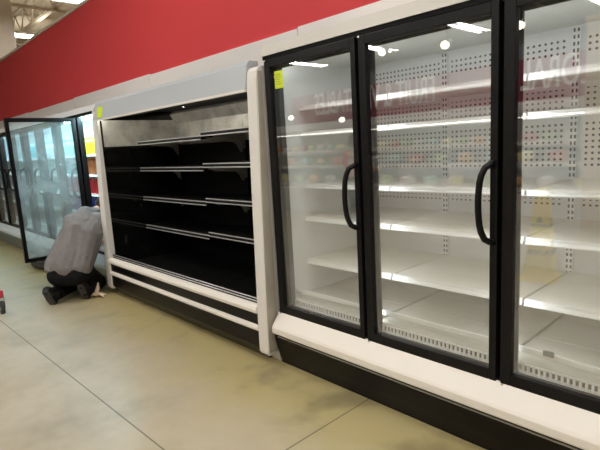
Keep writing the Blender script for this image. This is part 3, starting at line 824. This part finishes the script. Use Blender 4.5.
# ------------------------------------------------------------------ opposite aisle (seen only mirrored in the door glass)
sg = thing('department_sign', (-.5, -6.38, 1.95), 'long maroon produce sign board on the opposite wall', 'sign')
MB().box(-6.75, 6.2, -6.399, -6.36, 1.97, 2.66, .004).build('sign_board', M['maroon'], sg)
def wall_text(body, xc, size, xs):
    mtx = Matrix.Translation((xc, -6.352, 2.03)) @ Matrix(((-1, 0, 0, 0), (0, 0, 1, 0), (0, 1, 0, 0), (0, 0, 0, 1)))
    text_mesh('lettering', body, size, M['lettering'], sg, mtx, .01, xs, .006)
wall_text('FRUIT & VEGETABLES', -4.30, .70, .49)
wall_text('FLORAL', -.47, .70, .50)
pc = thing('produce_case', (-3.2, -5.9, 0), 'long white produce case lit along its canopy on the opposite aisle', 'display case')
PA, PB = -9.2, 3.2
MB().box(PA, PB, -6.36, -5.45, .0, .55, .02).build('base_cabinet', M['white'], pc)
MB().box(PA, PB, -6.36, -6.30, .55, 1.80).build('back_panel', M['liner'], pc)
MB().prism([(-6.36, 1.72), (-5.60, 1.72), (-5.56, 1.80), (-5.60, 1.94), (-6.36, 1.94)], PA, PB).build('canopy', M['cladding'], pc)
MB().box(PA + .1, PB - .1, -5.68, -5.64, 1.70, 1.718).build('canopy_lamp', M['ledwarm'], pc)
for z, y in ((.62, -5.52), (1.0, -5.70), (1.32, -5.85)):
    s = MB().box(PA, PB, -6.30, y, z - .03, z, .004).build('shelf', M['liner'], pc)
    MB().box(PA, PB, y, y + .012, z - .045, z + .02).build('price_rail', M['white'], s)
cols = [((.80, .70, .38), 'yellow'), ((.62, .25, .20), 'red'), ((.50, .62, .34), 'green'), ((.80, .50, .25), 'orange'), ((.82, .82, .76), 'white'), ((.45, .65, .60), 'teal')]
pp = None; num = 0
for lv, (z, y) in enumerate(((.62, -5.70), (1.0, -5.86), (1.32, -6.0))):
    for i in range(40 if lv == 2 else 24):
        x = -8.9 + i * (.29 if lv == 2 else .5) + (.1 if lv % 2 else 0)
        ci = (i * 7 + lv * 3 + i // 3) % 6
        if pp is None:
            pp = {}
        if ci not in pp:
            mb = MB().ball((0, 0, .10), .1, (1.5, 1.2, 1.0), 2).ball((.06, .02, .13), .07, (1.2, 1, 1), 2)
            o = mb.build('produce_bag', mat('produce_' + cols[ci][1], cols[ci][0], .35, var=.3, scale=18), None); pp[ci] = o
        else:
            o = pp[ci].copy(); COL.objects.link(o)
        o.location = (x, y, z); o.rotation_euler = (0, 0, random.uniform(-.4, .4)); o.scale = (.85, .85, .8) if lv == 2 else (1, 1, 1)
        lvl = ('lowest', 'middle', 'top')[lv]
        tag(o, '%s produce bag on the %s shelf of the opposite produce case' % (cols[ci][1], lvl), 'produce', '%s produce bags on the %s shelf opposite' % (cols[ci][1], lvl))
# tan display tower hiding the first letters of the sign
tw = thing('display_tower', (.62, -5.2, 0), 'tall tan display tower standing before the maroon sign, mirrored in the third door', 'tower')
MB().box(.29, .95, -5.42, -4.98, .0, 2.80, .01).build('tower_body', M['tan'], tw)
MB().box(.27, .97, -5.44, -4.96, 2.80, 2.86, .01).build('top_cap', M['tan'], tw)
def spot(x, y, z, label):
    t = thing('track_spotlight', (x, y, z), label, 'spotlight', 'spotlights over the opposite aisle')
    dr = Vector((.15, .93, -.34)).normalized()
    c = Vector((x, y, z))
    MB().tube([c - dr * .2, c - dr * .19, c - dr * .02, c], [.045, .06, .07, .075], 14).build('lamp_can', M['black'], t)
    MB().tube([c + dr * .0005, c + dr * .006], .062, 14).build('lens', M['spot'], t)
    MB().tube([c - dr * .1 + Vector((0, 0, .05)), Vector((x + .0, y - .09, 5.6))], .010, 6).build('stem', M['black'], t)
M['spot'] = emit('spot_lens', (1., .9, .72), 9., 'NONE')
for x, z, lb in ((-1.69, 2.88, 'warm spotlight mirrored in the second door beside the lettering'), (-2.89, 2.98, 'warm spotlight mirrored at the upper left of the second door'), (-.55, 2.93, 'warm spotlight mirrored at the upper left of the third door')):
    spot(x, -5.0, z, lb)
for x, z, lb in ((-5.30, 2.06, 'small globe lamp mirrored in the first door, the left one'), (-3.87, 1.915, 'small globe lamp mirrored in the first door, the right one')):
    t = thing('pendant_lamp', (x, -5.0, z), lb, 'lamp', 'globe lamps over the opposite aisle')
    MB().ball((x, -5.0, z), .05).build('globe', M['spot'], t)
    MB().tube([(x, -5.0, z + .04), (x, -5.0, 5.5), (x, -5.3, 5.6)], .004, 5).build('cord', M['black'], t)
# shopper in red on the opposite aisle
sx, sy2 = -3.25, -4.6
sp_ = thing('person', (sx, sy2, 0), 'person in a red shirt standing in the opposite aisle, mirrored in the first door', 'person')
b = MB()
b.cone((sx, sy2, .88), .13, (sx, sy2, 1.25), .14).cone((sx, sy2, 1.3), .05, (sx, sy2 - .02, 1.45), .05).ball((sx, sy2 - .02, 1.5), .1, (.85, 1, 1.15))
b.ball((sx, sy2 - .125, 1.49), .016).ball((sx - .09, sy2, 1.49), .022).ball((sx + .09, sy2, 1.49), .022)
for s in (-1, 1):
    b.cone((sx + .09 * s, sy2, .88), .085, (sx + .10 * s, sy2 - .02, .48), .055).cone((sx + .10 * s, sy2 - .02, .48), .055, (sx + .10 * s, sy2, .09), .04).cone((sx + .10 * s, sy2, .06), .042, (sx + .10 * s, sy2 - .16, .04), .036)
    e = (sx + .26 * s, sy2 - .05, 1.05); h = Vector((sx + .24 * s, sy2 - .28, .98))
    b.cone((sx + .18 * s, sy2, 1.27), .055, e, .042).cone(e, .04, h, .028).cone(h, .03, h + Vector((0, -.07, 0)), .034)
    for i in range(4): b.cone(h + Vector((.025 - .017 * i, -.07, 0)), .0105, h + Vector((.028 - .019 * i, -.15 + .01 * abs(i - 1), -.02)), .009)
    b.cone(h + Vector((-.03 * s, -.02, 0)), .012, h + Vector((-.055 * s, -.07, -.01)), .01)
organic('body', b, skin, sp_, .011, 4)
b = MB().cone((sx, sy2, .86), .155, (sx, sy2, 1.2), .165, (0, 1, 0), .8).cone((sx - .15, sy2, 1.27), .08, (sx + .15, sy2, 1.27), .08)
for s in (-1, 1): b.cone((sx + .18 * s, sy2, 1.26), .075, (sx + .235 * s, sy2 - .03, 1.11), .062)
organic('shirt', b, mat('red_shirt_cloth', (.75, .06, .08), .8, bump=.3), sp_, .014, 4)
b = MB().cone((sx - .06, sy2, .84), .13, (sx + .06, sy2, .84), .13)
for s in (-1, 1): b.cone((sx + .09 * s, sy2, .85), .105, (sx + .10 * s, sy2 - .02, .48), .078).cone((sx + .10 * s, sy2 - .02, .48), .076, (sx + .10 * s, sy2, .10), .07)
organic('trousers', b, trous, sp_, .014, 4)
b = MB()
for s in (-1, 1): b.cone((sx + .10 * s, sy2 + .01, .05), .05, (sx + .10 * s, sy2 - .18, .045), .045)
organic('shoes', b, shoem, sp_, .012, 2)
organic('hair', MB().ball((sx, sy2 + .005, 1.53), .112, (.85, 1, 1)).ball((sx, sy2 + .06, 1.46), .08), hairm, sp_, .012, 3)

# ------------------------------------------------------------------ world and colour management
w = bpy.data.worlds.new('store_ambient'); S.world = w; w.use_nodes = True
w.node_tree.nodes['Background'].inputs[0].default_value = (.9, .92, 1, 1); w.node_tree.nodes['Background'].inputs[1].default_value = 0.
S.view_settings.view_transform = 'Standard'; S.view_settings.look = 'None'; S.view_settings.gamma = 1; S.view_settings.use_curve_mapping = False
S.view_settings.exposure = 0.0
try:
    S.cycles.use_denoising = True; S.cycles.max_bounces = 10; S.cycles.transparent_max_bounces = 24; S.cycles.sample_clamp_indirect = 8
except Exception: pass
